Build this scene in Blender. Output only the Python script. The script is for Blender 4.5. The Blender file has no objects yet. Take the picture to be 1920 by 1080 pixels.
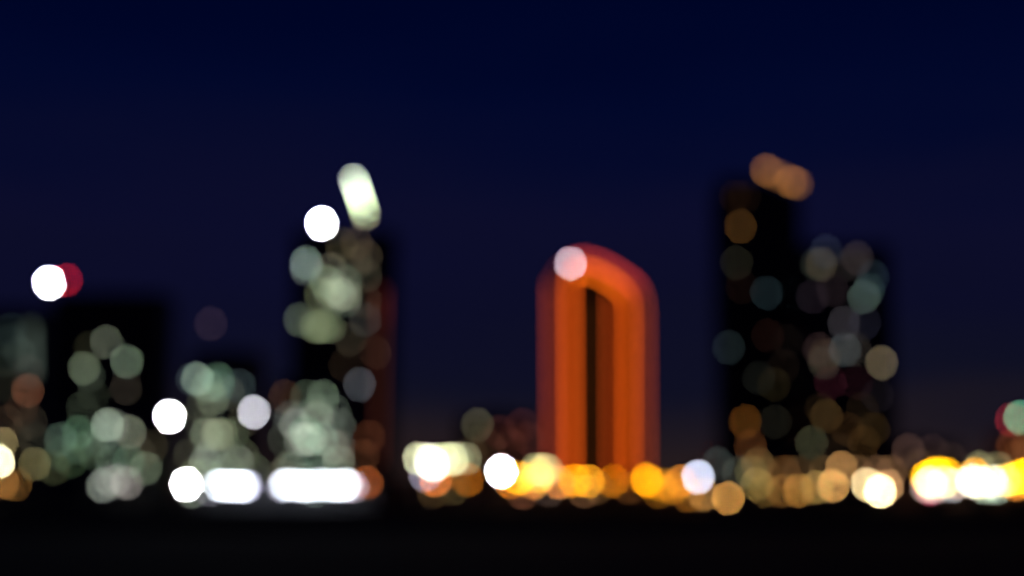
import bpy, bmesh, math, random
from mathutils import Vector, Matrix

random.seed(7)
SC = bpy.context.scene
COL = SC.collection

# ------------------------------------------------------------------ camera
F = 50.0 / 36.0 * 1920.0                 # focal length in photo pixels
PITCH = math.atan(390.0 / F)             # horizon lies 390 px under the centre
CAM_H = 2.0
cam_d = bpy.data.cameras.new('camera')
cam = bpy.data.objects.new('camera', cam_d)
COL.objects.link(cam)
cam.location = (0, 0, CAM_H)
cam.rotation_euler = (math.radians(90) + PITCH, 0, 0)
cam_d.lens = 50.0
cam_d.sensor_width = 36.0
cam_d.clip_start = 0.05
cam_d.clip_end = 20000.0
cam_d.dof.use_dof = True                 # the photo is focused at arm's length
cam_d.dof.focus_distance = 0.744
cam_d.dof.aperture_fstop = 2.8
cam_d.dof.aperture_blades = 0
cam_d.dof.aperture_ratio = 1.04
SC.camera = cam

# ------------------------------------------------------------------ sky: late dusk, glow of the town low down
world = bpy.data.worlds.new('World')
SC.world = world
world.use_nodes = True
nt = world.node_tree
nt.nodes.clear()
wo = nt.nodes.new('ShaderNodeOutputWorld')
bg = nt.nodes.new('ShaderNodeBackground')
tc = nt.nodes.new('ShaderNodeTexCoord')
sep = nt.nodes.new('ShaderNodeSeparateXYZ')
ramp = nt.nodes.new('ShaderNodeValToRGB')
mul = nt.nodes.new('ShaderNodeMath'); mul.operation = 'MULTIPLY'; mul.inputs[1].default_value = 1.0
nt.links.new(tc.outputs['Generated'], sep.inputs[0])
nt.links.new(sep.outputs['Z'], mul.inputs[0])
nz = nt.nodes.new('ShaderNodeTexNoise'); nz.inputs['Scale'].default_value = 3.0; nz.inputs['Detail'].default_value = 4
mp = nt.nodes.new('ShaderNodeMapping'); mp.inputs['Scale'].default_value = (1.0, 1.0, 6.0)
nt.links.new(tc.outputs['Generated'], mp.inputs['Vector']); nt.links.new(mp.outputs[0], nz.inputs['Vector'])
sub = nt.nodes.new('ShaderNodeMath'); sub.operation = 'MULTIPLY_ADD'; sub.inputs[1].default_value = 0.11; sub.inputs[2].default_value = -0.055
nt.links.new(nz.outputs['Fac'], sub.inputs[0])
add = nt.nodes.new('ShaderNodeMath'); add.operation = 'ADD'
nt.links.new(mul.outputs[0], add.inputs[0]); nt.links.new(sub.outputs[0], add.inputs[1])
nt.links.new(add.outputs[0], ramp.inputs[0])
nt.links.new(ramp.outputs[0], bg.inputs['Color'])
nt.links.new(bg.outputs[0], wo.inputs['Surface'])
bg.inputs['Strength'].default_value = 1.0


def lin1(v):
    v = v / 255.0
    return v / 12.92 if v <= 0.04045 else ((v + 0.055) / 1.055) ** 2.4


def lin(c):
    return tuple(lin1(v) for v in c)


stops = [(0.0, (42, 30, 27)), (0.045, (28, 23, 31)), (0.078, (15, 16, 34)), (0.125, (12, 13, 38)),
         (0.19, (12, 13, 42)), (0.262, (2, 8, 42)), (0.33, (0, 5, 38)), (1.0, (0, 3, 26))]
el = ramp.color_ramp.elements
while len(el) < len(stops):
    el.new(0.5)
for e, (p, c) in zip(el, stops):
    e.position = p
    e.color = (*lin(c), 1)

SC.view_settings.view_transform = 'Standard'
SC.view_settings.look = 'None'
SC.view_settings.exposure = 0.0
SC.view_settings.gamma = 1.0
SC.view_settings.use_curve_mapping = False
SC.render.engine = 'CYCLES'
cy = SC.cycles
cy.use_adaptive_sampling = False
cy.use_denoising = True
cy.denoiser = 'OPENIMAGEDENOISE'
cy.denoising_input_passes = 'RGB_ALBEDO_NORMAL'
cy.denoising_prefilter = 'ACCURATE'
cy.max_bounces = 3
cy.diffuse_bounces = 2
cy.glossy_bounces = 2
cy.sample_clamp_indirect = 1.0
cy.sample_clamp_direct = 0.0
cy.caustics_reflective = False
cy.caustics_refractive = False

# ------------------------------------------------------------------ helpers
CP, SP = math.cos(PITCH), math.sin(PITCH)


def at(px, py, D):
    """World point that stands D metres ahead and is seen at photo pixel (px, py)."""
    xc, yc = (px - 960.0) / F, (540.0 - py) / F
    s = D / (CP - yc * SP)
    return Vector((xc * s, D, CAM_H + (SP + yc * CP) * s))


MATS = {}


def noise_mat(name, col, var=0.25, scale=2.0, rough=0.8, metal=0.0, spec=0.3, bump=0.0):
    if name in MATS:
        return MATS[name]
    m = bpy.data.materials.new(name)
    m.use_nodes = True
    n = m.node_tree
    b = n.nodes['Principled BSDF']
    t = n.nodes.new('ShaderNodeTexCoord')
    no = n.nodes.new('ShaderNodeTexNoise')
    no.inputs['Scale'].default_value = scale
    no.inputs['Detail'].default_value = 5
    r = n.nodes.new('ShaderNodeValToRGB')
    r.color_ramp.elements[0].color = (*[c * (1 - var) for c in col], 1)
    r.color_ramp.elements[1].color = (*[min(1, c * (1 + var)) for c in col], 1)
    r.color_ramp.elements[0].position = 0.3
    r.color_ramp.elements[1].position = 0.7
    n.links.new(t.outputs['Object'], no.inputs['Vector'])
    n.links.new(no.outputs['Fac'], r.inputs[0])
    n.links.new(r.outputs[0], b.inputs['Base Color'])
    b.inputs['Roughness'].default_value = rough
    b.inputs['Metallic'].default_value = metal
    b.inputs['Specular IOR Level'].default_value = spec
    if bump:
        bp = n.nodes.new('ShaderNodeBump')
        bp.inputs['Strength'].default_value = bump
        n.links.new(no.outputs['Fac'], bp.inputs['Height'])
        n.links.new(bp.outputs[0], b.inputs['Normal'])
    MATS[name] = m
    return m


def glow_mat(L):
    """A lamp or lit pane that gives off radiance L (linear rgb)."""
    mx = max(L)
    key = ('glow', round(L[0], 3), round(L[1], 3), round(L[2], 3))
    if key in MATS:
        return MATS[key]
    m = bpy.data.materials.new('glow')
    m.use_nodes = True
    b = m.node_tree.nodes['Principled BSDF']
    b.inputs['Base Color'].default_value = (0.3, 0.3, 0.3, 1)
    b.inputs['Roughness'].default_value = 0.4
    b.inputs['Emission Color'].default_value = (L[0] / mx, L[1] / mx, L[2] / mx, 1)
    b.inputs['Emission Strength'].default_value = mx
    MATS[key] = m
    return m


concrete = noise_mat('concrete', (0.20, 0.19, 0.18), 0.25, 0.4)
pale_conc = noise_mat('pale_concrete', (0.36, 0.36, 0.34), 0.2, 0.4)
brown_conc = noise_mat('brown_render', (0.26, 0.17, 0.12), 0.25, 0.4)
dark_clad = noise_mat('dark_cladding', (0.05, 0.05, 0.055), 0.3, 0.3, 0.7)
glass = noise_mat('dark_glass', (0.012, 0.014, 0.018), 0.3, 0.2, 0.35, 0.0, 0.3)
steel = noise_mat('painted_steel', (0.09, 0.09, 0.095), 0.3, 3.0, 0.55)
galv = noise_mat('galvanised_steel', (0.25, 0.26, 0.27), 0.2, 4.0, 0.5, 0.6)
white_paint = noise_mat('white_render', (0.62, 0.62, 0.60), 0.12, 0.8)
roofing = noise_mat('roofing_felt', (0.06, 0.06, 0.06), 0.3, 1.0)

A_PX = math.pi / 4 * 63.5 * 61.0          # area of one blur disc in photo pixels


def new_obj(name, bm, mat, parent=None, smooth=False):
    me = bpy.data.meshes.new(name)
    bm.to_mesh(me)
    bm.free()
    if smooth:
        for p in me.polygons:
            p.use_smooth = True
    return mesh_obj(name, me, mat, parent)


def mesh_obj(name, me, mat, parent=None):
    o = bpy.data.objects.new(name, me)
    if mat is not None and not me.materials:
        me.materials.append(mat)
    COL.objects.link(o)
    if parent is not None:
        o.parent = parent
    return o


def thing(name, loc, label, cat, group=None):
    o = bpy.data.objects.new(name, None)
    o.empty_display_size = 0.5
    COL.objects.link(o)
    o.location = loc
    o['label'] = label
    o['category'] = cat
    if group:
        o['group'] = group
    return o


def bx(bm, x0, x1, y0, y1, z0, z1):
    vs = [bm.verts.new(p) for p in ((x0, y0, z0), (x1, y0, z0), (x1, y1, z0), (x0, y1, z0),
                                    (x0, y0, z1), (x1, y0, z1), (x1, y1, z1), (x0, y1, z1))]
    for f in ((0, 3, 2, 1), (4, 5, 6, 7), (0, 1, 5, 4), (1, 2, 6, 5), (2, 3, 7, 6), (3, 0, 4, 7)):
        bm.faces.new([vs[i] for i in f])


def box(x0, x1, y0, y1, z0, z1):
    bm = bmesh.new()
    bx(bm, x0, x1, y0, y1, z0, z1)
    return bm


def prism(poly, y0, y1):
    """Outline in x/z, extruded from y0 (front) to y1 (back)."""
    bm = bmesh.new()
    a = [bm.verts.new((x, y0, z)) for x, z in poly]
    b = [bm.verts.new((x, y1, z)) for x, z in poly]
    n = len(poly)
    bm.faces.new(a)
    bm.faces.new(list(reversed(b)))
    for i in range(n):
        bm.faces.new((a[i], b[i], b[(i + 1) % n], a[(i + 1) % n]))
    bmesh.ops.recalc_face_normals(bm, faces=bm.faces)
    return bm


def tube(bm, p, q, r0, r1, seg=10):
    p, q = Vector(p), Vector(q)
    d = (q - p).normalized()
    u = d.orthogonal().normalized()
    v = d.cross(u)
    ra, rb = [], []
    for i in range(seg):
        a = 2 * math.pi * i / seg
        o = u * math.cos(a) + v * math.sin(a)
        ra.append(bm.verts.new(p + o * r0))
        rb.append(bm.verts.new(q + o * r1))
    for i in range(seg):
        j = (i + 1) % seg
        bm.faces.new((ra[i], ra[j], rb[j], rb[i]))
    bm.faces.new(list(reversed(ra)))
    bm.faces.new(rb)


def lathe(bm, prof, c, seg=14):
    rings = []
    for r, z in prof:
        rings.append([bm.verts.new((c[0] + r * math.cos(2 * math.pi * i / seg),
                                    c[1] + r * math.sin(2 * math.pi * i / seg), c[2] + z)) for i in range(seg)])
    for a, b in zip(rings, rings[1:]):
        for i in range(seg):
            j = (i + 1) % seg
            bm.faces.new((a[i], a[j], b[j], b[i]))
    bm.faces.new(list(reversed(rings[0])))
    bm.faces.new(rings[-1])


def ball(bm, c, r, seg=16, rings=10):
    bmesh.ops.create_uvsphere(bm, u_segments=seg, v_segments=rings, radius=r, matrix=Matrix.Translation(c))


def path_band(pts, w, y0, y1):
    """A flat light band of width w along pts (x, z), from y0 (front) to y1."""
    bm = bmesh.new()
    n = len(pts)
    L, R = [], []
    for i, p in enumerate(pts):
        a = Vector(pts[max(0, i - 1)])
        b = Vector(pts[min(n - 1, i + 1)])
        d = (b - a).normalized()
        nn = Vector((-d.y, d.x)) * (w / 2)
        q = Vector(p)
        L.append(q + nn)
        R.append(q - nn)
    lf = [bm.verts.new((v.x, y0, v.y)) for v in L]
    rf = [bm.verts.new((v.x, y0, v.y)) for v in R]
    lb = [bm.verts.new((v.x, y1, v.y)) for v in L]
    rb = [bm.verts.new((v.x, y1, v.y)) for v in R]
    for i in range(n - 1):
        bm.faces.new((lf[i], rf[i], rf[i + 1], lf[i + 1]))
        bm.faces.new((lb[i], lb[i + 1], rb[i + 1], rb[i]))
        bm.faces.new((lf[i], lf[i + 1], lb[i + 1], lb[i]))
        bm.faces.new((rf[i], rb[i], rb[i + 1], rf[i + 1]))
    bm.faces.new((lf[0], lb[0], rb[0], rf[0]))
    bm.faces.new((lf[-1], rf[-1], rb[-1], lb[-1]))
    bmesh.ops.recalc_face_normals(bm, faces=bm.faces)
    return bm


def disc_L(c, area_m2, D, k=1.0):
    """Radiance that makes a source of this area blur to a disc of photo colour c (times k)."""
    a = area_m2 * (F / D) ** 2
    return tuple(max(v, 1e-5) * k * A_PX / a for v in lin(c))


def band_L(c, w_m, D, k=1.0):
    a = w_m * F / D
    return tuple(max(v, 1e-5) * k * (A_PX / 62.0) / a for v in lin(c))


# ------------------------------------------------------------------ the ground
def sheet(name, x0, x1, y0, y1, z, mat):
    bm = bmesh.new()
    vs = [bm.verts.new(p) for p in ((x0, y0, z), (x1, y0, z), (x1, y1, z), (x0, y1, z))]
    bm.faces.new(vs)
    o = new_obj(name, bm, mat)
    o['kind'] = 'structure'
    return o


field_mat = noise_mat('dark_field', (0.06, 0.056, 0.048), 0.5, 0.12, 1.0, spec=0.0, bump=0.2)
asphalt = noise_mat('asphalt', (0.03, 0.03, 0.031), 0.3, 0.8, 1.0, spec=0.0, bump=0.1)
paving = noise_mat('paving', (0.026, 0.025, 0.024), 0.25, 0.6, 1.0, spec=0.0)
sheet('ground', -6000, 6000, -200, 9000, 0.0, field_mat)
sheet('road', -400, 400, 206, 216, 0.004, asphalt)
sheen_mat = noise_mat('ground_sheen', (0.04, 0.041, 0.042), 0.4, 0.06, 0.95, spec=0.03, bump=0.3)
sheet('sheen_sheet', -160, 160, 24, 82, 0.004, sheen_mat)  # added sheet; its faint reflection lifts the near ground from black
pv = new_obj('pavement', box(-400, 400, 196.0, 205.7, -0.05, 0.12), paving); pv['kind'] = 'structure'
kb = new_obj('kerb', box(-400, 400, 205.7, 206.0, -0.05, 0.14), asphalt); kb['kind'] = 'structure'
pv = new_obj('pavement', box(-400, 400, 216.3, 225, -0.05, 0.12), paving); pv['kind'] = 'structure'
kb = new_obj('kerb', box(-400, 400, 216.0, 216.3, -0.05, 0.14), asphalt); kb['kind'] = 'structure'
bm = bmesh.new()
for i in range(-45, 45):
    vs = [bm.verts.new(p) for p in ((i * 8.0, 210.93, 0.008), (i * 8.0 + 3.5, 210.93, 0.008),
                                    (i * 8.0 + 3.5, 211.07, 0.008), (i * 8.0, 211.07, 0.008))]
    bm.faces.new(vs)
rm = new_obj('road_marking', bm, noise_mat('road_paint', (0.7, 0.7, 0.68), 0.15, 3.0)); rm['kind'] = 'structure'


# ------------------------------------------------------------------ buildings
class Tower:
    def __init__(self, name, label, cat, x0, x1, ytop, D, depth, wall=concrete, bay=2.6, fl=3.3,
                 top=None, plant=True, core=glass, ymid=None, roof_ext=0.0):
        ymid = ymid or (ytop + 930) / 2
        self.D, self.bay, self.fl = D, bay, fl
        self.x0, self.x1 = at(x0, ymid, D).x, at(x1, ymid, D).x
        self.ztop = at((x0 + x1) / 2, ytop, D).z
        self.cx = (self.x0 + self.x1) / 2
        self.depth = depth
        self.root = thing(name, (self.cx, D, 0), label, cat)
        self.hw = (self.x1 - self.x0) / 2
        hw = self.hw
        self.used = set()
        self.nb = max(2, round(2 * hw / bay)); self.bay = 2 * hw / self.nb
        self.nf = max(2, int(self.ztop / fl))
        poly = [(-hw, 0), (hw, 0), (hw, self.ztop), (-hw, self.ztop)]
        if top:
            poly = [(-hw, 0), (hw, 0)] + [(at(a, b, D).x - self.cx, at(a, b, D).z) for a, b in top]
            self.nf = max(2, int(min(z for _, z in poly[2:]) / fl))
        new_obj('wall', prism(poly, 0.25, depth), core, self.root)
        b = bmesh.new()
        for i in range(1, self.nf + 1):                       # slab edges go all the way round
            z = i * fl
            bx(b, -hw - 0.12, hw + 0.12, 0.0, depth + 0.12, z - 0.28, z + 0.28)
        fr = new_obj('slab_edges', b, wall, self.root); fr['kind'] = 'stuff'
        b = bmesh.new()
        for i in range(self.nb + 1):
            x = -hw + i * self.bay
            for j in range(self.nf):
                bx(b, x - 0.16, x + 0.16, 0.03, 0.30, j * fl + 0.28, (j + 1) * fl - 0.28)
        pr = new_obj('piers', b, wall, self.root); pr['kind'] = 'stuff'
        if plant and not top:
            zr = self.ztop
            b = bmesh.new()                                  # parapet ring
            t = 0.3
            bx(b, -hw, hw, 0.2, 0.2 + t, zr, zr + 1.0)
            bx(b, -hw, hw, depth - t, depth, zr, zr + 1.0)
            bx(b, -hw, -hw + t, 0.2 + t, depth - t, zr, zr + 1.0)
            bx(b, hw - t, hw, 0.2 + t, depth - t, zr, zr + 1.0)
            new_obj('parapet', b, wall, self.root)
            new_obj('plant_room', box(-hw * 0.45, hw * 0.35, depth * 0.35, depth * 0.75, zr, zr + 2.6), dark_clad, self.root)

    def win(self, px, py, c, k=1.0):
        p = at(px, py, self.D)
        lx, lz = p.x - self.x0, p.z
        best = None
        for i in range(self.nb):
            for j in range(self.nf):
                if (i, j) in self.used:
                    continue
                d = ((i + 0.5) * self.bay - lx) ** 2 + ((j + 0.5) * self.fl - lz) ** 2
                if best is None or d < best[0]:
                    best = (d, i, j)
        _, i, j = best
        self.used.add((i, j))
        w, h = (self.bay - 0.5) * 0.68, (self.fl - 0.75) * 0.68
        key = ('pane', round(w, 2), round(h, 2))
        xc, zc = -self.hw + (i + 0.5) * self.bay, (j + 0.5) * self.fl
        pane = new_obj('window', box(-w / 2, w / 2, 0, 0.04, -h / 2, h / 2), glow_mat(disc_L(c, w * h, self.D, k)), self.root)
        pane.location = (xc, 0.19, zc)
        if key not in MESH:
            b = bmesh.new()
            bx(b, -w / 2 - 0.07, -w / 2, -0.05, 0.06, -h / 2, h / 2)
            bx(b, w / 2, w / 2 + 0.07, -0.05, 0.06, -h / 2, h / 2)
            bx(b, -w / 2 - 0.07, w / 2 + 0.07, -0.05, 0.06, h / 2, h / 2 + 0.07)
            bx(b, -w / 2 - 0.07, w / 2 + 0.07, -0.05, 0.06, -h / 2 - 0.07, -h / 2)
            me = bpy.data.meshes.new('frame'); b.to_mesh(me); b.free()
            me.materials.append(steel)
            MESH[key] = me
        mesh_obj('frame', MESH[key], None, pane)
        return pane

    def wins(self, rows, s=1.0, dim=1.0):
        for a, b, c in rows:
            f = s * (dim if max(c) < 50 else 1.0)
            self.win(a, b, tuple(v * f for v in c))

    def strip(self, name, pts, c, wpx=6.0, k=1.0, yoff=-0.5):
        """A light band fixed to the front: pts are photo pixels."""
        w = wpx * self.D / F
        pp = []
        for a, b in pts:
            q = at(a, b, self.D)
            pp.append((q.x - self.cx, q.z))
        return new_obj(name, path_band(pp, w, yoff, yoff + 0.35), glow_mat(band_L(c, w, self.D, k)), self.root)


MESH = {}

# pale block cut by the left edge
T = Tower('tower_block', 'pale grey tower block cut off by the left edge of the picture', 'tower block',
          -75, 74, 580, 760, 24, pale_conc)
T.strip('wall_glow_strip', [(58, 612), (60, 705)], (46, 54, 48), 9)  # glowing strip stands in for the faintly lit grey-green wall
T.wins([(20, 640, (22, 30, 26)), (5, 680, (24, 30, 24)), (20, 620, (16, 24, 24)), (48, 735, (92, 56, 38)), (52, 700, (40, 34, 30)), (38, 770, (44, 30, 20)),  # dim green panes added to spread the same wall glow to the left
        (15, 790, (40, 30, 20)), (60, 790, (34, 30, 22)), (25, 825, (36, 30, 20)), (8, 720, (26, 26, 18)), (70, 830, (34, 34, 26)), (40, 660, (26, 32, 28))], 0.8)

# black tower with the three green-grey windows
TB = Tower('office_tower', 'black office tower with three pale green lit windows, at the far left', 'office tower',
           90, 300, 552, 700, 26, dark_clad)
TB.wins([(202, 645, (74, 80, 68)), (236, 677, (86, 100, 84)), (162, 690, (82, 92, 74)), (163, 706, (36, 42, 34)),
         (165, 658, (26, 26, 16)), (158, 760, (38, 44, 34)), (236, 728, (36, 32, 26)), (228, 772, (42, 40, 38)), (170, 745, (24, 28, 20))], 0.85)

# apartment block under it
TC = Tower('apartment_block', 'low apartment block full of dim green windows below the black tower', 'apartment block',
           85, 312, 772, 600, 18, concrete, 2.4, 3.0)
TC.wins([(205, 803, (96, 108, 94)), (212, 800, (62, 66, 60)), (197, 806, (44, 52, 46)), (247, 806, (76, 80, 68)), (150, 812, (46, 66, 50)),
         (115, 818, (44, 56, 48)), (165, 832, (34, 42, 30)), (172, 848, (30, 38, 28)), (112, 846, (30, 40, 30)),
         (205, 864, (44, 54, 44)), (240, 870, (44, 60, 48)), (276, 876, (64, 72, 58)), (135, 862, (30, 40, 26)), (140, 838, (30, 42, 34)), (185, 826, (36, 44, 38)),
         (100, 880, (36, 38, 24)), (262, 850, (34, 32, 24)), (290, 840, (30, 26, 18))], 1.08)

# mid block
TD = Tower('apartment_block', 'mid-height dark block between the black tower and the tall tower with the slanted light', 'apartment block',
           352, 482, 664, 620, 18, concrete, 2.4, 3.0)
TD.wins([(374, 711, (96, 112, 98)), (389, 718, (66, 80, 66)), (407, 714, (48, 66, 54)), (360, 714, (32, 38, 40)),
         (452, 722, (34, 42, 44)), (412, 726, (46, 64, 54)), (396, 750, (70, 76, 62)), (430, 742, (46, 48, 40)), (380, 762, (40, 42, 32)),
         (388, 811, (80, 88, 72)), (402, 809, (92, 96, 78)), (412, 814, (74, 80, 62)), (440, 816, (38, 46, 34)), (372, 800, (34, 36, 28)),
         (383, 866, (90, 98, 88)), (394, 855, (56, 62, 54)), (445, 870, (78, 84, 74)), (422, 884, (64, 74, 58)),
         (368, 888, (96, 104, 80)), (385, 890, (96, 108, 84)), (350, 850, (38, 38, 28)), (460, 850, (44, 46, 34)), (470, 880, (54, 60, 46)), (455, 790, (38, 36, 26))], 0.98)

# tall tower with slanted light
TE = Tower('skyscraper', 'tall dark tower with a slanted row of pale lights on its roof', 'skyscraper',
           546, 736, 436, 720, 28, dark_clad)
TE.wins([(572, 496, (78, 92, 86)), (578, 502, (58, 64, 60)), (621, 504, (60, 58, 48)), (615, 524, (62, 74, 58)), (597, 547, (54, 58, 42)),
         (621, 547, (72, 78, 62)), (645, 528, (52, 60, 50)), (640, 550, (80, 86, 72)), (651, 556, (66, 68, 56)), (648, 562, (44, 50, 42)), (632, 536, (58, 64, 54)),
         (562, 603, (56, 64, 52)), (590, 612, (60, 66, 48)), (600, 618, (58, 64, 46)), (607, 614, (50, 56, 40)), (620, 609, (46, 52, 38)),
         (640, 462, (40, 36, 24)), (664, 458, (42, 34, 24)), (690, 482, (42, 36, 28)), (682, 522, (36, 34, 26)), (682, 600, (36, 36, 34)),  # dim brown panes added to imitate the faintly lit upper-right facade
         (660, 640, (34, 30, 22)), (690, 560, (32, 26, 18)), (668, 490, (36, 34, 24)), (676, 723, (56, 58, 62)), (700, 660, (30, 18, 12)), (650, 690, (20, 14, 8)), (690, 820, (48, 24, 12)), (680, 860, (44, 24, 12))], 1.06, 0.9)
TE.strip('light_strip', [(717, 545), (715, 610)], (46, 14, 10), 7)
TE.strip('light_strip', [(715, 612), (710, 868)], (32, 12, 7), 7)
# its slanted roof mast and the lamps on it
b = bmesh.new()
P0, P1 = at(694, 436, 720), at(656, 312, 720)
for dy in (0.9, 3.4):
    tube(b, (P0.x - TE.cx, dy, P0.z), (P1.x - TE.cx, dy, P1.z), 0.30, 0.2, 6)
for i in range(11):
    t0, t1 = i / 11, (i + 1) / 11
    q0, q1 = P0.lerp(P1, t0), P0.lerp(P1, t1)
    tube(b, (q0.x - TE.cx, 0.9, q0.z), (q1.x - TE.cx, 3.4, q1.z), 0.09, 0.09, 5)
new_obj('mast', b, steel, TE.root)
for (a, c_, col, k) in ((664, 338, (150, 162, 146), 1), (668, 349, (136, 150, 130), 1), (671, 358, (160, 176, 150), 1), (675, 369, (156, 174, 142), 1),
                        (678, 379, (142, 160, 126), 1), (682, 391, (128, 146, 112), 1), (685, 401, (96, 92, 70), 1)):
    q = at(a, c_, 720)
    b = bmesh.new(); ball(b, (q.x - TE.cx, 0.1, q.z), 0.8, 14, 8)
    lm = new_obj('mast_lamp', b, glow_mat(disc_L(col, math.pi * 0.8 ** 2, 720, k)), TE.root, True)

# annex
TF = Tower('office_block', 'lower office block crowded with pale green windows in front of the tall tower', 'office block',
           516, 662, 716, 600, 18, concrete, 2.4, 3.0)
TF.wins([(605, 747, (66, 78, 64)), (532, 746, (42, 26, 14)), (570, 746, (42, 50, 40)), (600, 774, (56, 66, 54)), (595, 786, (76, 78, 68)),
         (555, 796, (86, 90, 82)), (562, 784, (54, 60, 54)), (545, 790, (50, 54, 50)), (572, 820, (92, 96, 86)), (559, 818, (78, 82, 74)),
         (585, 822, (96, 106, 92)), (606, 820, (66, 84, 72)), (574, 806, (40, 72, 52)), (641, 792, (52, 56, 50)), (630, 774, (42, 48, 42)),
         (630, 842, (76, 76, 66)), (632, 866, (82, 88, 76)), (634, 834, (50, 48, 42)), (540, 872, (62, 64, 52)), (555, 884, (54, 66, 58)),
         (600, 868, (44, 56, 48)), (602, 888, (60, 72, 60)), (530, 830, (36, 40, 32)), (615, 800, (40, 46, 40)), (525, 890, (60, 58, 44)), (580, 856, (34, 44, 34)), (640, 888, (64, 72, 56))], 0.98)

# brown block left of the orange tower
TG = Tower('apartment_block', 'dim brown low block just left of the orange tower', 'apartment block',
           858, 1006, 782, 640, 18, brown_conc, 2.6, 3.2)
TG.wins([(893, 797, (38, 36, 26)), (940, 806, (26, 11, 9)), (975, 800, (26, 10, 8)), (960, 835, (26, 12, 8)), (990, 830, (28, 11, 8)), (920, 840, (24, 14, 8)), (880, 850, (24, 18, 10))], 1.4)  # dim red panes added to imitate the reddish brown lit facade

# ---- the orange tower: wide rounded body with a narrower rounded bay in front
D = 700.0
cx = at(1121, 700, D).x
TO = thing('orange_tower', (cx, D, 0), 'round-topped tower outlined with glowing orange bands', 'tower')


def loc(px, py, d=D):
    q = at(px, py, d)
    return (q.x - cx, q.z)


back_pts = [(1036, 900), (1034, 548), (1037, 526), (1050, 504), (1072, 490), (1096, 486), (1124, 493), (1154, 508), (1180, 525), (1198, 543), (1205, 562), (1207, 595), (1209, 900)]
front_pts = [(1071, 900), (1069, 535), (1072, 516), (1084, 506), (1102, 507), (1126, 516), (1150, 530), (1169, 546), (1178, 563), (1180, 595), (1179, 900)]



def outline(pts, y):
    p = [loc(a, b, D + y) for a, b in pts]
    return [(p[0][0], 0.0)] + p[1:-1] + [(p[-1][0], 0.0)]


new_obj('body', prism(outline([(a + (-7 if a < 1060 else 7 if a > 1180 else 0), b - (7 if b < 560 else 0)) for a, b in back_pts], 6), 6.0, 30.0), glass, TO)
new_obj('front_bay', prism(outline([(a + (-5 if a < 1080 else 5 if a > 1160 else 0), b - (6 if b < 560 else 0)) for a, b in front_pts], 0), 0.4, 5.98), glass, TO)
b = bmesh.new()
for i in range(1, 28):
    z = i * 3.7
    xl, xr = loc(1067, 700)[0] - 0.8, loc(1181, 700)[0] + 0.8
    bx(b, xl, xr, 0.1, 0.45, z - 0.2, z + 0.2)
se = new_obj('slab_edges', b, dark_clad, TO); se['kind'] = 'stuff'


def oband(pts, c, y, wpx=7.0, k=1.0):
    pp = [loc(a, bb, D + y) for a, bb in pts]
    w = wpx * D / F
    return new_obj('light_band', path_band(pp, w, y, y + 0.3), glow_mat(band_L(c, w, D, k)), TO)


oband([(1036, 900), (1034, 531)], (98, 32, 16), 5.6, 5.0)
oband([(1036, 530), (1050, 506), (1072, 491)], (48, 14, 12), 5.58, 4.0)
oband(back_pts[4:10], (140, 38, 30), 5.6, 5.0)
oband(back_pts[9:], (96, 34, 14), 5.58, 5.0)
oband(front_pts[:3], (164, 60, 10), -0.1, 6.0)
oband(front_pts[2:8], (188, 78, 8), -0.12, 6.0)
oband(front_pts[7:], (148, 54, 4), -0.1, 5.0)
oband([(1147, 545), (1147, 900)], (108, 36, 6), -0.08, 5.0)
oband([(1107, 556), (1108, 900)], (36, 15, 2), -0.06, 5.0)  # faint extra band, added to brighten the dark slot

# ---- right-hand tower with the amber sloping roof light
TH = Tower('skyscraper', 'tallest black tower at right with an amber glow along its sloping roof', 'skyscraper',
           1352, 1500, 330, 760, 28, dark_clad, top=[(1501, 362), (1440, 334), (1351, 334)], ymid=640)
TH.wins([(1385, 420, (112, 72, 26)), (1384, 497, (46, 44, 30)), (1436, 547, (38, 56, 62)), (1368, 646, (42, 56, 58)), (1440, 625, (32, 12, 8)),
         (1395, 540, (24, 10, 6)), (1420, 710, (28, 30, 24)), (1450, 716, (38, 30, 12)), (1398, 789, (142, 82, 20)), (1405, 841, (118, 64, 26)),
         (1452, 790, (36, 34, 24)), (1440, 850, (40, 34, 16)), (1480, 640, (14, 10, 8)), (1375, 352, (28, 12, 4)), (1400, 356, (22, 10, 4)), (1470, 690, (20, 12, 8))], 0.44)
for pts, col in (([(1434, 317), (1442, 320)], 1.0), ([(1445, 322), (1468, 332)], 0.55), ([(1480, 338), (1488, 341)], 1.1), ([(1492, 342), (1499, 345)], 0.5)):
    wm = 7.0 * 760 / F
    lm = math.hypot(pts[1][0] - pts[0][0], pts[1][1] - pts[0][1]) * 760 / F
    pp = [(at(a, bb, 760).x - TH.cx, at(a, bb, 760).z) for a, bb in pts]
    new_obj('roof_light', path_band(pp, wm, 1.0, 1.35), glow_mat(disc_L((92, 57, 24), wm * lm, 760, col)), TH.root)
b = bmesh.new()
for a, bb in ((1436, 322), (1463, 332), (1490, 344)):
    q = at(a, bb, 760)
    bx(b, q.x - TH.cx - 0.3, q.x - TH.cx + 0.3, 1.36, 1.8, q.z - 8.5, q.z)
new_obj('bracket', b, steel, TH.root)

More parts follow.
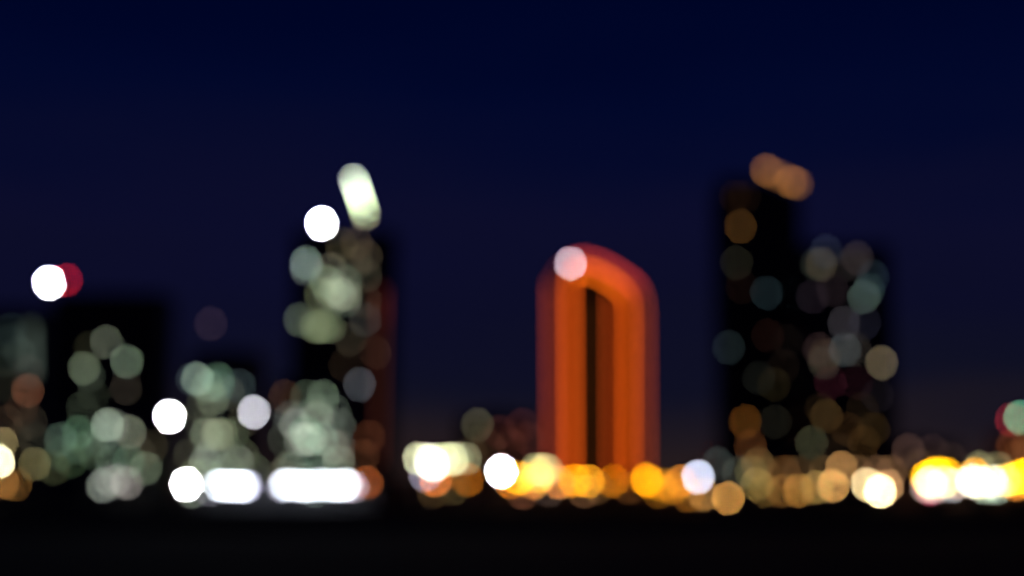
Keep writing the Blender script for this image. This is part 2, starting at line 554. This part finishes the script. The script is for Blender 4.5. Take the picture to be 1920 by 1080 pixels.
TI = Tower('skyscraper', 'dark tower at right with faint multicoloured windows, next to the tallest one', 'skyscraper',
           1503, 1678, 462, 705, 26, dark_clad)
TI.wins([(1545, 472, (38, 44, 60)), (1528, 498, (38, 42, 36)), (1541, 497, (84, 74, 56)), (1610, 482, (58, 48, 48)), (1600, 500, (40, 36, 34)),
         (1642, 522, (30, 44, 54)), (1624, 553, (84, 100, 92)), (1633, 548, (42, 62, 60)), (1520, 560, (32, 24, 32)), (1560, 548, (38, 28, 32)),
         (1582, 607, (66, 62, 68)), (1585, 654, (76, 84, 86)), (1602, 655, (50, 44, 38)), (1540, 650, (52, 36, 36)), (1548, 666, (62, 48, 32)),
         (1545, 682, (58, 54, 44)), (1649, 680, (138, 122, 94)), (1560, 722, (46, 12, 20)), (1602, 720, (28, 8, 12)), (1547, 778, (76, 54, 24)),
         (1543, 768, (30, 20, 8)), (1525, 832, (76, 76, 52)), (1625, 610, (26, 26, 40)), (1620, 770, (28, 18, 8)), (1590, 800, (50, 30, 10)), (1640, 800, (50, 34, 12)), (1570, 842, (36, 24, 12)),
         (1645, 740, (20, 16, 20)), (1620, 835, (60, 38, 12))], 0.56)

TM = Tower('apartment_block', 'low brown block with warm windows in front of the two right-hand towers', 'apartment block',
           1340, 1690, 852, 520, 16, brown_conc, 2.4, 3.0)
TM.wins([(1420, 868, (70, 52, 28)), (1432, 880, (52, 38, 18)), (1415, 892, (60, 56, 30)), (1380, 884, (40, 40, 34)), (1470, 888, (64, 40, 18)), (1500, 880, (50, 36, 20)),
         (1350, 872, (36, 42, 40)), (1540, 884, (62, 46, 26)), (1640, 880, (74, 52, 34)), (1672, 886, (80, 56, 36)), (1605, 886, (70, 50, 30))])

TP = Tower('apartment_block', 'faint brown block standing alone right of the two dark towers', 'apartment block',
           1688, 1800, 836, 560, 16, brown_conc, 2.4, 3.0)
TP.wins([(1704, 848, (52, 36, 30)), (1750, 850, (28, 18, 16)), (1780, 866, (26, 18, 14)), (1730, 872, (44, 32, 20))])

TJ = Tower('apartment_block', 'brown block cut off by the right edge of the picture', 'apartment block',
           1893, 2010, 812, 420, 16, brown_conc, 2.4, 3.0)
TJ.wins([(1905, 832, (66, 32, 14)), (1925, 830, (60, 30, 14)), (1908, 850, (50, 28, 12)), (1930, 856, (40, 26, 12))])


# ------------------------------------------------------------------ lamps
def flood(name, px, py, Dz, c, k, label, cat, dia=0.8, zbase=0.0, group=None):
    dia *= 0.72
    """Post with a round floodlight that faces the field; stands on zbase."""
    p = at(px, py, Dz)
    o = thing(name, (p.x, Dz, zbase), label, cat, group)
    h = p.z - zbase
    b = bmesh.new(); lathe(b, [(0.24, 0), (0.24, 0.06), (0.16, 0.1), (0.16, 0.35), (0.1, 0.4)], (0, 0.35, 0), 12)
    new_obj('base', b, galv, o)
    b = bmesh.new(); tube(b, (0, 0.35, 0.38), (0, 0.35, max(0.5, h - 0.3)), 0.09, 0.055, 10)
    new_obj('pole', b, galv, o)
    r = dia / 2
    b = bmesh.new()
    bx(b, -r - 0.10, -r - 0.05, 0.05, 0.20, h - 0.35 * r, h + 0.08)
    bx(b, r + 0.05, r + 0.10, 0.05, 0.20, h - 0.35 * r, h + 0.08)
    bx(b, -r - 0.10, r + 0.10, 0.25, 0.42, h - 0.42, h - 0.30)
    new_obj('bracket', b, steel, o)
    b = bmesh.new()
    tube(b, (0, 0.30, h), (0, 0.0, h), r * 0.55, r + 0.04, 18)
    new_obj('housing', b, steel, o, False)
    b = bmesh.new()
    tube(b, (0, -0.01, h), (0, -0.04, h), r, r * 0.98, 18)
    new_obj('lens', b, glow_mat(disc_L(c, math.pi * r * r, Dz, k)), o)
    return o


def globe(name, px, py, Dz, c, k, label, cat, dia=0.62, group=None):
    p = at(px, py, Dz)
    o = thing(name, (p.x, Dz, 0.12 if 196 < Dz < 225 else 0.0), label, cat, group)
    zb_ = o.location.z
    h = p.z - zb_
    r = dia / 2
    b = bmesh.new(); lathe(b, [(0.17, 0), (0.17, 0.12), (0.12, 0.2), (0.11, 0.6), (0.07, 0.7)], (0, 0, 0), 12)
    new_obj('base', b, steel, o)
    b = bmesh.new(); tube(b, (0, 0, 0.68), (0, 0, h - r - 0.05), 0.06, 0.045, 10)
    new_obj('pole', b, steel, o)
    b = bmesh.new(); lathe(b, [(0.05, -r - 0.12), (0.12, -r - 0.06), (0.14, -r + 0.03)], (0, 0, h), 12)
    new_obj('collar', b, steel, o)
    b = bmesh.new(); ball(b, (0, 0, h), r)
    new_obj('globe', b, glow_mat(disc_L(c, math.pi * r * r, Dz, k)), o, True)
    b = bmesh.new(); lathe(b, [(0.09, r - 0.02), (0.07, r + 0.03), (0.02, r + 0.09)], (0, 0, h), 10)
    new_obj('finial', b, steel, o)
    return o


W = (255, 255, 255)
CW = (250, 255, 250)
BW = (238, 244, 255)

# rooftop lamps (each stands on its roof)
flood('roof_floodlight', 92, 530, 701, CW, 7.0, 'dazzling white floodlight on the roof corner of the black tower at far left', 'floodlight', 2.6, TB.ztop)
flood('roof_floodlight', 124, 525, 701, (122, 13, 24), 1.0, 'red warning lamp on a roof beside the dazzling white floodlight, far left', 'warning lamp', 2.4, TB.ztop)
flood('roof_floodlight', 603, 419, 721, CW, 8.0, 'dazzling white floodlight on the tall tower roof, left of the slanted lights', 'floodlight', 2.6, TE.ztop)
flood('roof_floodlight', 1070, 494, 702, (188, 168, 178), 1.0, 'pinkish white lamp at the top left corner of the orange tower', 'floodlight', 2.4, at(1070, 520, 700).z)
flood('roof_floodlight', 395, 607, 626, (30, 21, 26), 1.0, 'faint brown lamp on a pole above the mid-height block', 'lamp', 2.2, TD.ztop)
flood('roof_floodlight', 1912, 783, 424, (78, 142, 110), 1.0, 'sea green lamp on the roof at the right edge', 'lamp', 1.5, TJ.ztop)
flood('roof_floodlight', 1896, 787, 426, (96, 18, 24), 1.0, 'dark red lamp touching the sea green one at the right edge', 'lamp', 1.5, TJ.ztop)

# high masts and street floodlights
flood('mast_floodlight', 318, 781, 260, CW, 7.0, 'dazzling white lamp high on a mast left of the mid-height block', 'floodlight', 1.0)
flood('mast_floodlight', 476, 773, 260, (196, 196, 206), 1.0, 'lavender white lamp high on a mast right of the mid-height block', 'floodlight', 1.0)
flood('street_floodlight', 349, 908, 205, CW, 7.0, 'single dazzling white lamp at the left end of the lit pavilion', 'floodlight', 0.8)
flood('street_floodlight', 940, 884, 204, BW, 5.0, 'dazzling bluish white street lamp at the left foot of the orange tower', 'floodlight', 0.8)
flood('street_floodlight', 1309, 894, 204, (204, 212, 238), 1.05, 'pale bluish white street lamp right of the orange tower', 'floodlight', 0.85)
flood('street_floodlight', 1650, 921, 200, (255, 226, 160), 2.3, 'bright warm white lamp low under the right-hand towers', 'floodlight', 0.7)
flood('street_floodlight', 1626, 908, 206, (232, 206, 150), 1.0, 'cream lamp partly merged with the bright warm one, on its left', 'floodlight', 0.8)
flood('street_floodlight', 1664, 912, 210, (160, 118, 78), 1.0, 'dull tan lamp partly merged with the bright warm one, on its right', 'floodlight', 0.8)

# amber globe lamps along the pavement
AMB = [
    (688, 905, (120, 58, 22), 1, 'dull orange globe lamp at the right end of the lit pavilion'),
    (797, 891, (122, 118, 136), 1, 'pale lavender globe lamp under the left end of the floodlight gantry'),
    (817, 900, (196, 104, 44), 1, 'orange globe lamp under the floodlight gantry, left of the duller one'),
    (877, 900, (128, 70, 10), 1, 'brown orange globe lamp under the right end of the floodlight gantry'),
    (957, 903, (186, 104, 22), 1, 'orange globe lamp peeping out under the bluish white street lamp'),
    (973, 896, (255, 172, 0), 1.1, 'strong yellow globe lamp just right of the bluish white street lamp'),
    (1000, 905, (190, 118, 52), 1, 'peach globe lamp under the row of pale yellow lamps'),
    (1048, 905, (190, 116, 56), 1, 'peach globe lamp right below the pale yellow lamps, left of two amber ones'),
    (1077, 901, (226, 138, 0), 1, 'amber globe lamp below the left side of the orange tower'),
    (1103, 902, (214, 142, 22), 1, 'golden ringed globe lamp below the dark slot of the orange tower'),
    (1150, 902, (150, 84, 0), 1, 'dim ochre globe lamp below the middle of the orange tower'),
    (1212, 900, (250, 158, 0), 1, 'brightest amber globe lamp below the right side of the orange tower'),
    (1219, 904, (140, 88, 0), 1, 'amber globe lamp half hidden behind the brightest amber one'),
    (1242, 910, (140, 86, 10), 1, 'ochre globe lamp between the brightest amber lamp and the pale bluish one'),
    (1262, 915, (130, 80, 16), 1, 'low ochre globe lamp, second left of the pale bluish street lamp'),
    (1276, 903, (176, 104, 28), 1, 'orange globe lamp touching the left side of the pale bluish street lamp'),
    (1320, 927, (138, 98, 50), 1, 'brown globe lamp low under the pale bluish street lamp'),
    (1292, 930, (98, 58, 14), 1, 'dark amber globe lamp low, left of the brown one under the pale bluish lamp'),
    (1365, 934, (172, 122, 60), 1, 'lowest tan globe lamp right of the pale bluish street lamp'),
    (1419, 908, (92, 76, 38), 1, 'faint olive globe lamp, first to the right of the lowest tan one'),
    (1434, 920, (70, 52, 22), 1, 'very faint brown globe lamp, second to the right of the lowest tan one'),
    (1466, 920, (88, 58, 24), 1, 'faint brown globe lamp midway between the lowest tan and cream lamps'),
    (1498, 920, (128, 88, 38), 1, 'tan globe lamp below the gap between the right-hand towers'),
    (1531, 914, (120, 96, 50), 1, 'olive tan globe lamp below the left edge of the fainter right-hand tower'),
    (1562, 911, (184, 134, 74), 1, 'light tan globe lamp below the taller peach one'),
    (1578, 877, (136, 98, 56), 1, 'taller peach globe lamp above the light tan one, below the fainter right-hand tower'),
    (30, 908, (70, 46, 18), 1, 'faint brown globe lamp low in the left corner'),
    (6, 905, (112, 74, 34), 1, 'amber globe lamp low at the left edge under the cream one'),
    (65, 870, (80, 75, 48), 1, 'olive globe lamp right of the cream lamp at the left edge'),
    (3, 831, (104, 92, 60), 1, 'khaki globe lamp above the cream lamp at the left edge'),
    (-3, 866, (240, 236, 190), 1.6, 'bright cream globe lamp cut by the left edge'),
]
for i, (px, py, c, k, lab) in enumerate(AMB):
    dz = 201.0 + (i * 5 % 4) * 0.9
    globe('globe_lamp', px, py, dz, c, k, lab, 'street lamp', 0.46, 'globe lamps along the pavement')

# floodlight gantry (row of lamps on one crossbar), and a second row of pale yellow ones
def gantry(lamps, Dz, name, label, dia, posts):
    dia *= 0.7
    xs = [at(p[0], p[1], Dz).x for p in lamps]
    z = sum(at(p[0], p[1], Dz).z for p in lamps) / len(lamps)
    c0 = (min(xs) + max(xs)) / 2
    o = thing(name, (c0, Dz, 0), label, 'gantry')
    hw = (max(xs) - min(xs)) / 2 + 0.5
    for s in posts:
        b = bmesh.new(); tube(b, (s * hw, 0.6, 0), (s * hw, 0.6, z - 0.4), 0.16, 0.11, 10)
        new_obj('post', b, galv, o)
    b = bmesh.new(); bx(b, -hw - 0.3, hw + 0.3, 0.5, 0.7, z - 0.55, z - 0.38)
    new_obj('crossbar', b, galv, o)
    for px, py, c, k in lamps:
        p = at(px, py, Dz)
        x = p.x - c0
        b = bmesh.new(); tube(b, (x, 0.4, p.z), (x, 0.02, p.z), dia * 0.3, dia * 0.53, 14)
        bx(b, x - 0.05, x + 0.05, 0.42, 0.56, z - 0.45, p.z)
        hs = new_obj('housing', b, steel, o)
        b = bmesh.new(); tube(b, (x, 0.01, p.z), (x, -0.03, p.z), dia / 2, dia * 0.48, 16)
        new_obj('lens', b, glow_mat(disc_L(c, math.pi * dia * dia / 4, Dz, k)), hs)
    return o


gantry([(785, 860, (186, 190, 150), 1), (806, 862, (220, 222, 190), 1.3), (812, 872, (240, 240, 232), 1.6), (832, 861, (160, 164, 120), 1), (848, 861, (186, 190, 146), 1), (856, 860, (92, 94, 70), 1), (873, 860, (104, 104, 78), 1)],
       228, 'floodlight_gantry', 'gantry of pale yellow and white floodlights between the pavilion and orange tower', 0.8, (-0.9, 0.9))
gantry([(1003, 881, (112, 108, 74), 1), (1011, 881, (112, 108, 74), 1), (1020, 881, (140, 132, 84), 1), (1010, 893, (190, 150, 40), 1), (1027, 882, (104, 98, 64), 1)],
       232, 'floodlight_gantry', 'row of pale yellow lamps overlapping the left foot of the orange tower', 0.8, (-0.6, 0.6))


# ------------------------------------------------------------------ lit pavilion at left
def pavilion(px0, px1, Dz, label, tubes):
    x0, x1 = at(px0, 920, Dz).x, at(px1, 920, Dz).x
    c0 = (x0 + x1) / 2
    hw = (x1 - x0) / 2
    o = thing('pavilion', (c0, Dz, 0), label, 'pavilion')
    zt = at(500, 897, Dz).z
    new_obj('floor_slab', box(-hw, hw, -0.2, 9, 0, 0.18), paving, o)
    new_obj('back_wall', box(-hw, hw, 8.7, 9, 0.18, zt), dark_clad, o)
    new_obj('roof', box(-hw - 0.6, hw + 0.6, -1.2, 9.4, zt, zt + 0.35), roofing, o)
    n = max(2, int(2 * hw / 4.5))
    for i in range(n + 1):
        x = -hw + 0.2 + (2 * hw - 0.4) * i / n
        new_obj('column', box(x - 0.1, x + 0.1, 0.4, 0.6, 0.18, zt), galv, o)
    for px, py, c, k, wpx, hpx in tubes:
        p = at(px, py, Dz)
        w, h = 0.72 * wpx * Dz / F, 0.72 * hpx * Dz / F
        hs = new_obj('light_fitting', box(p.x - c0 - w / 2 - 0.05, p.x - c0 + w / 2 + 0.05, -0.1, 0.1, p.z + h / 2, zt if p.z + h / 2 < zt - 0.02 else p.z + h / 2 + 0.05), steel, o)
        new_obj('tube', box(p.x - c0 - w / 2, p.x - c0 + w / 2, -0.06, 0.06, p.z - h / 2, p.z + h / 2), glow_mat(disc_L(c, w * h, Dz, k)), hs)
    return o


tb = []
for i, px in enumerate((411, 424, 436, 447, 457)):
    tb.append((px, (909.5, 911, 912, 910.5, 912)[i], (226, 236, 248), 0.8, 10, 8))
tb.append((463, 911, (140, 136, 160), 1.0, 10, 8))
for i in range(9):
    tb.append((537 + i * 14.2 + (i * 7 % 5 - 2) * 0.9, 910 + (i * 5 % 4 - 1.5) * 1.1, (228, 238, 250), (0.9, 0.8, 0.95, 0.85, 0.75)[i % 5], 10, 8))
tb += [(528, 912, (120, 118, 130), 1.0, 10, 7), (662, 913, (130, 118, 128), 1.0, 9, 6)]
tb += [(360, 922, (74, 80, 70), 1, 10, 6), (590, 921, (60, 68, 62), 1, 10, 6), (395, 918, (80, 78, 86), 1, 10, 6), (575, 899, (80, 90, 76), 1, 10, 4)]
pavilion(335, 692, 226, 'long low pavilion lit by dazzling white tubes under its flat roof', tb)

# small kiosk with grey lit windows below the left apartment block
pavilion(168, 268, 230, 'small low shelter with grey white lamps at the foot of the left apartment block',
         [(192, 911, (94, 100, 92), 1, 11, 8), (206, 898, (78, 84, 78), 1, 11, 6), (224, 897, (84, 84, 80), 1, 11, 6), (238, 906, (94, 90, 86), 1, 11, 8), (212, 904, (66, 64, 60), 1, 11, 8)])


# ------------------------------------------------------------------ shops
def shop(px0, px1, ptop, Dz, label, wall, lights, depth=10, dark=True):
    x0, x1 = at(px0, 915, Dz).x, at(px1, 915, Dz).x
    c0 = (x0 + x1) / 2
    hw = (x1 - x0) / 2
    zt = at(px0, ptop, Dz).z
    o = thing('shop', (c0, Dz, 0), label, 'shop')
    new_obj('wall', box(-hw, hw, 0, depth, 0, zt), wall, o)
    new_obj('roof', box(-hw - 0.25, hw + 0.25, -0.3, depth + 0.25, zt, zt + 0.25), roofing, o)
    n = max(1, int(2 * hw / 4))
    for i in range(n):
        x = -hw + (i + 0.5) * 2 * hw / n
        wn = new_obj('shop_window', box(x - 1.5, x + 1.5, -0.05, -0.02, 0.5, min(2.6, zt - 0.4)), glass, o)
        b = bmesh.new()
        bx(b, x - 1.6, x - 1.5, -0.1, -0.003, 0.4, min(2.7, zt - 0.3)); bx(b, x + 1.5, x + 1.6, -0.1, -0.003, 0.4, min(2.7, zt - 0.3))
        bx(b, x - 1.5, x + 1.5, -0.1, -0.003, 0.4, 0.5); bx(b, x - 1.5, x + 1.5, -0.1, -0.003, min(2.6, zt - 0.4), min(2.7, zt - 0.3))
        new_obj('frame', b, steel, wn)
    for px, py, c, k, wpx, hpx in lights:
        p = at(px, py, Dz - 0.5)
        w, h = 0.72 * wpx * Dz / F, 0.72 * hpx * Dz / F
        hs = new_obj('sign_box', box(p.x - c0 - w / 2 - 0.06, p.x - c0 + w / 2 + 0.06, -0.44, -0.003 if p.z < zt else 0.3, p.z - h / 2 - 0.06, p.z + h / 2 + 0.06), steel, o)
        new_obj('light_panel', box(p.x - c0 - w / 2, p.x - c0 + w / 2, -0.5, -0.441, p.z - h / 2, p.z + h / 2), glow_mat(disc_L(c, w * h, Dz, k)), hs)
        if p.z - h / 2 > zt:
            new_obj('sign_post', box(p.x - c0 - 0.08, p.x - c0 + 0.08, -0.2, 0.0, zt + 0.25, p.z - h / 2 - 0.06), steel, o)
    return o


shop(697, 905, 900, 262, 'unlit low shop row behind the floodlight gantry', brown_conc,
     [(850, 916, (46, 38, 20), 1, 9, 6), (812, 922, (44, 32, 16), 1, 9, 6)])
shop(912, 1130, 896, 262, 'unlit low shop row behind the amber lamps at the left foot of the orange tower', brown_conc,
     [(980, 924, (70, 40, 26), 1, 9, 6), (1028, 920, (58, 46, 40), 1, 9, 6), (1095, 922, (70, 46, 28), 1, 9, 6), (1120, 914, (60, 40, 20), 1, 9, 6)])
shop(1136, 1345, 900, 262, 'unlit low shop row behind the amber lamps right of the orange tower', brown_conc,
     [(1235, 922, (84, 50, 8), 1, 9, 6), (1180, 915, (60, 34, 12), 1, 9, 6)])
Y = (255, 176, 0)
shop(1706, 1800, 903, 214, 'shop with glaring yellow signs, left one of the two at the right edge', brown_conc,
     [(1737, 895, Y, 1.1, 9, 8), (1750, 889, Y, 1.0, 9, 8), (1762, 887, Y, 1.0, 9, 8), (1775, 889, Y, 0.8, 9, 8), (1744, 904, (236, 214, 170), 1.1, 9, 8), (1770, 904, (210, 200, 130), 1, 9, 8),
      (1736, 913, (130, 110, 104), 1, 9, 8), (1745, 918, (116, 40, 58), 1, 9, 7), (1752, 913, (150, 140, 134), 1, 9, 8), (1786, 911, (130, 132, 136), 1, 9, 8), (1795, 906, (130, 92, 60), 1, 9, 8)])
shop(1806, 1945, 903, 214, 'shop with glaring yellow and white signs cut by the right edge', brown_conc,
     [(1828, 890, (230, 150, 20), 1.0, 9, 8), (1836, 877, (98, 96, 66), 1, 9, 7), (1872, 879, (88, 82, 56), 1, 9, 7), (1822, 902, (250, 240, 220), 1.0, 9, 8), (1836, 905, (246, 240, 190), 0.8, 9, 8),
      (1860, 903, (240, 240, 214), 0.9, 9, 8), (1846, 914, (120, 134, 116), 1, 9, 7), (1868, 914, (120, 136, 120), 1, 9, 7), (1884, 901, (226, 190, 90), 1, 9, 8), (1898, 899, Y, 1.0, 9, 8),
      (1912, 893, Y, 1.2, 9, 8), (1925, 890, Y, 1.2, 9, 8), (1908, 908, (190, 110, 40), 1, 9, 8), (1932, 905, (220, 150, 20), 1, 9, 8)])
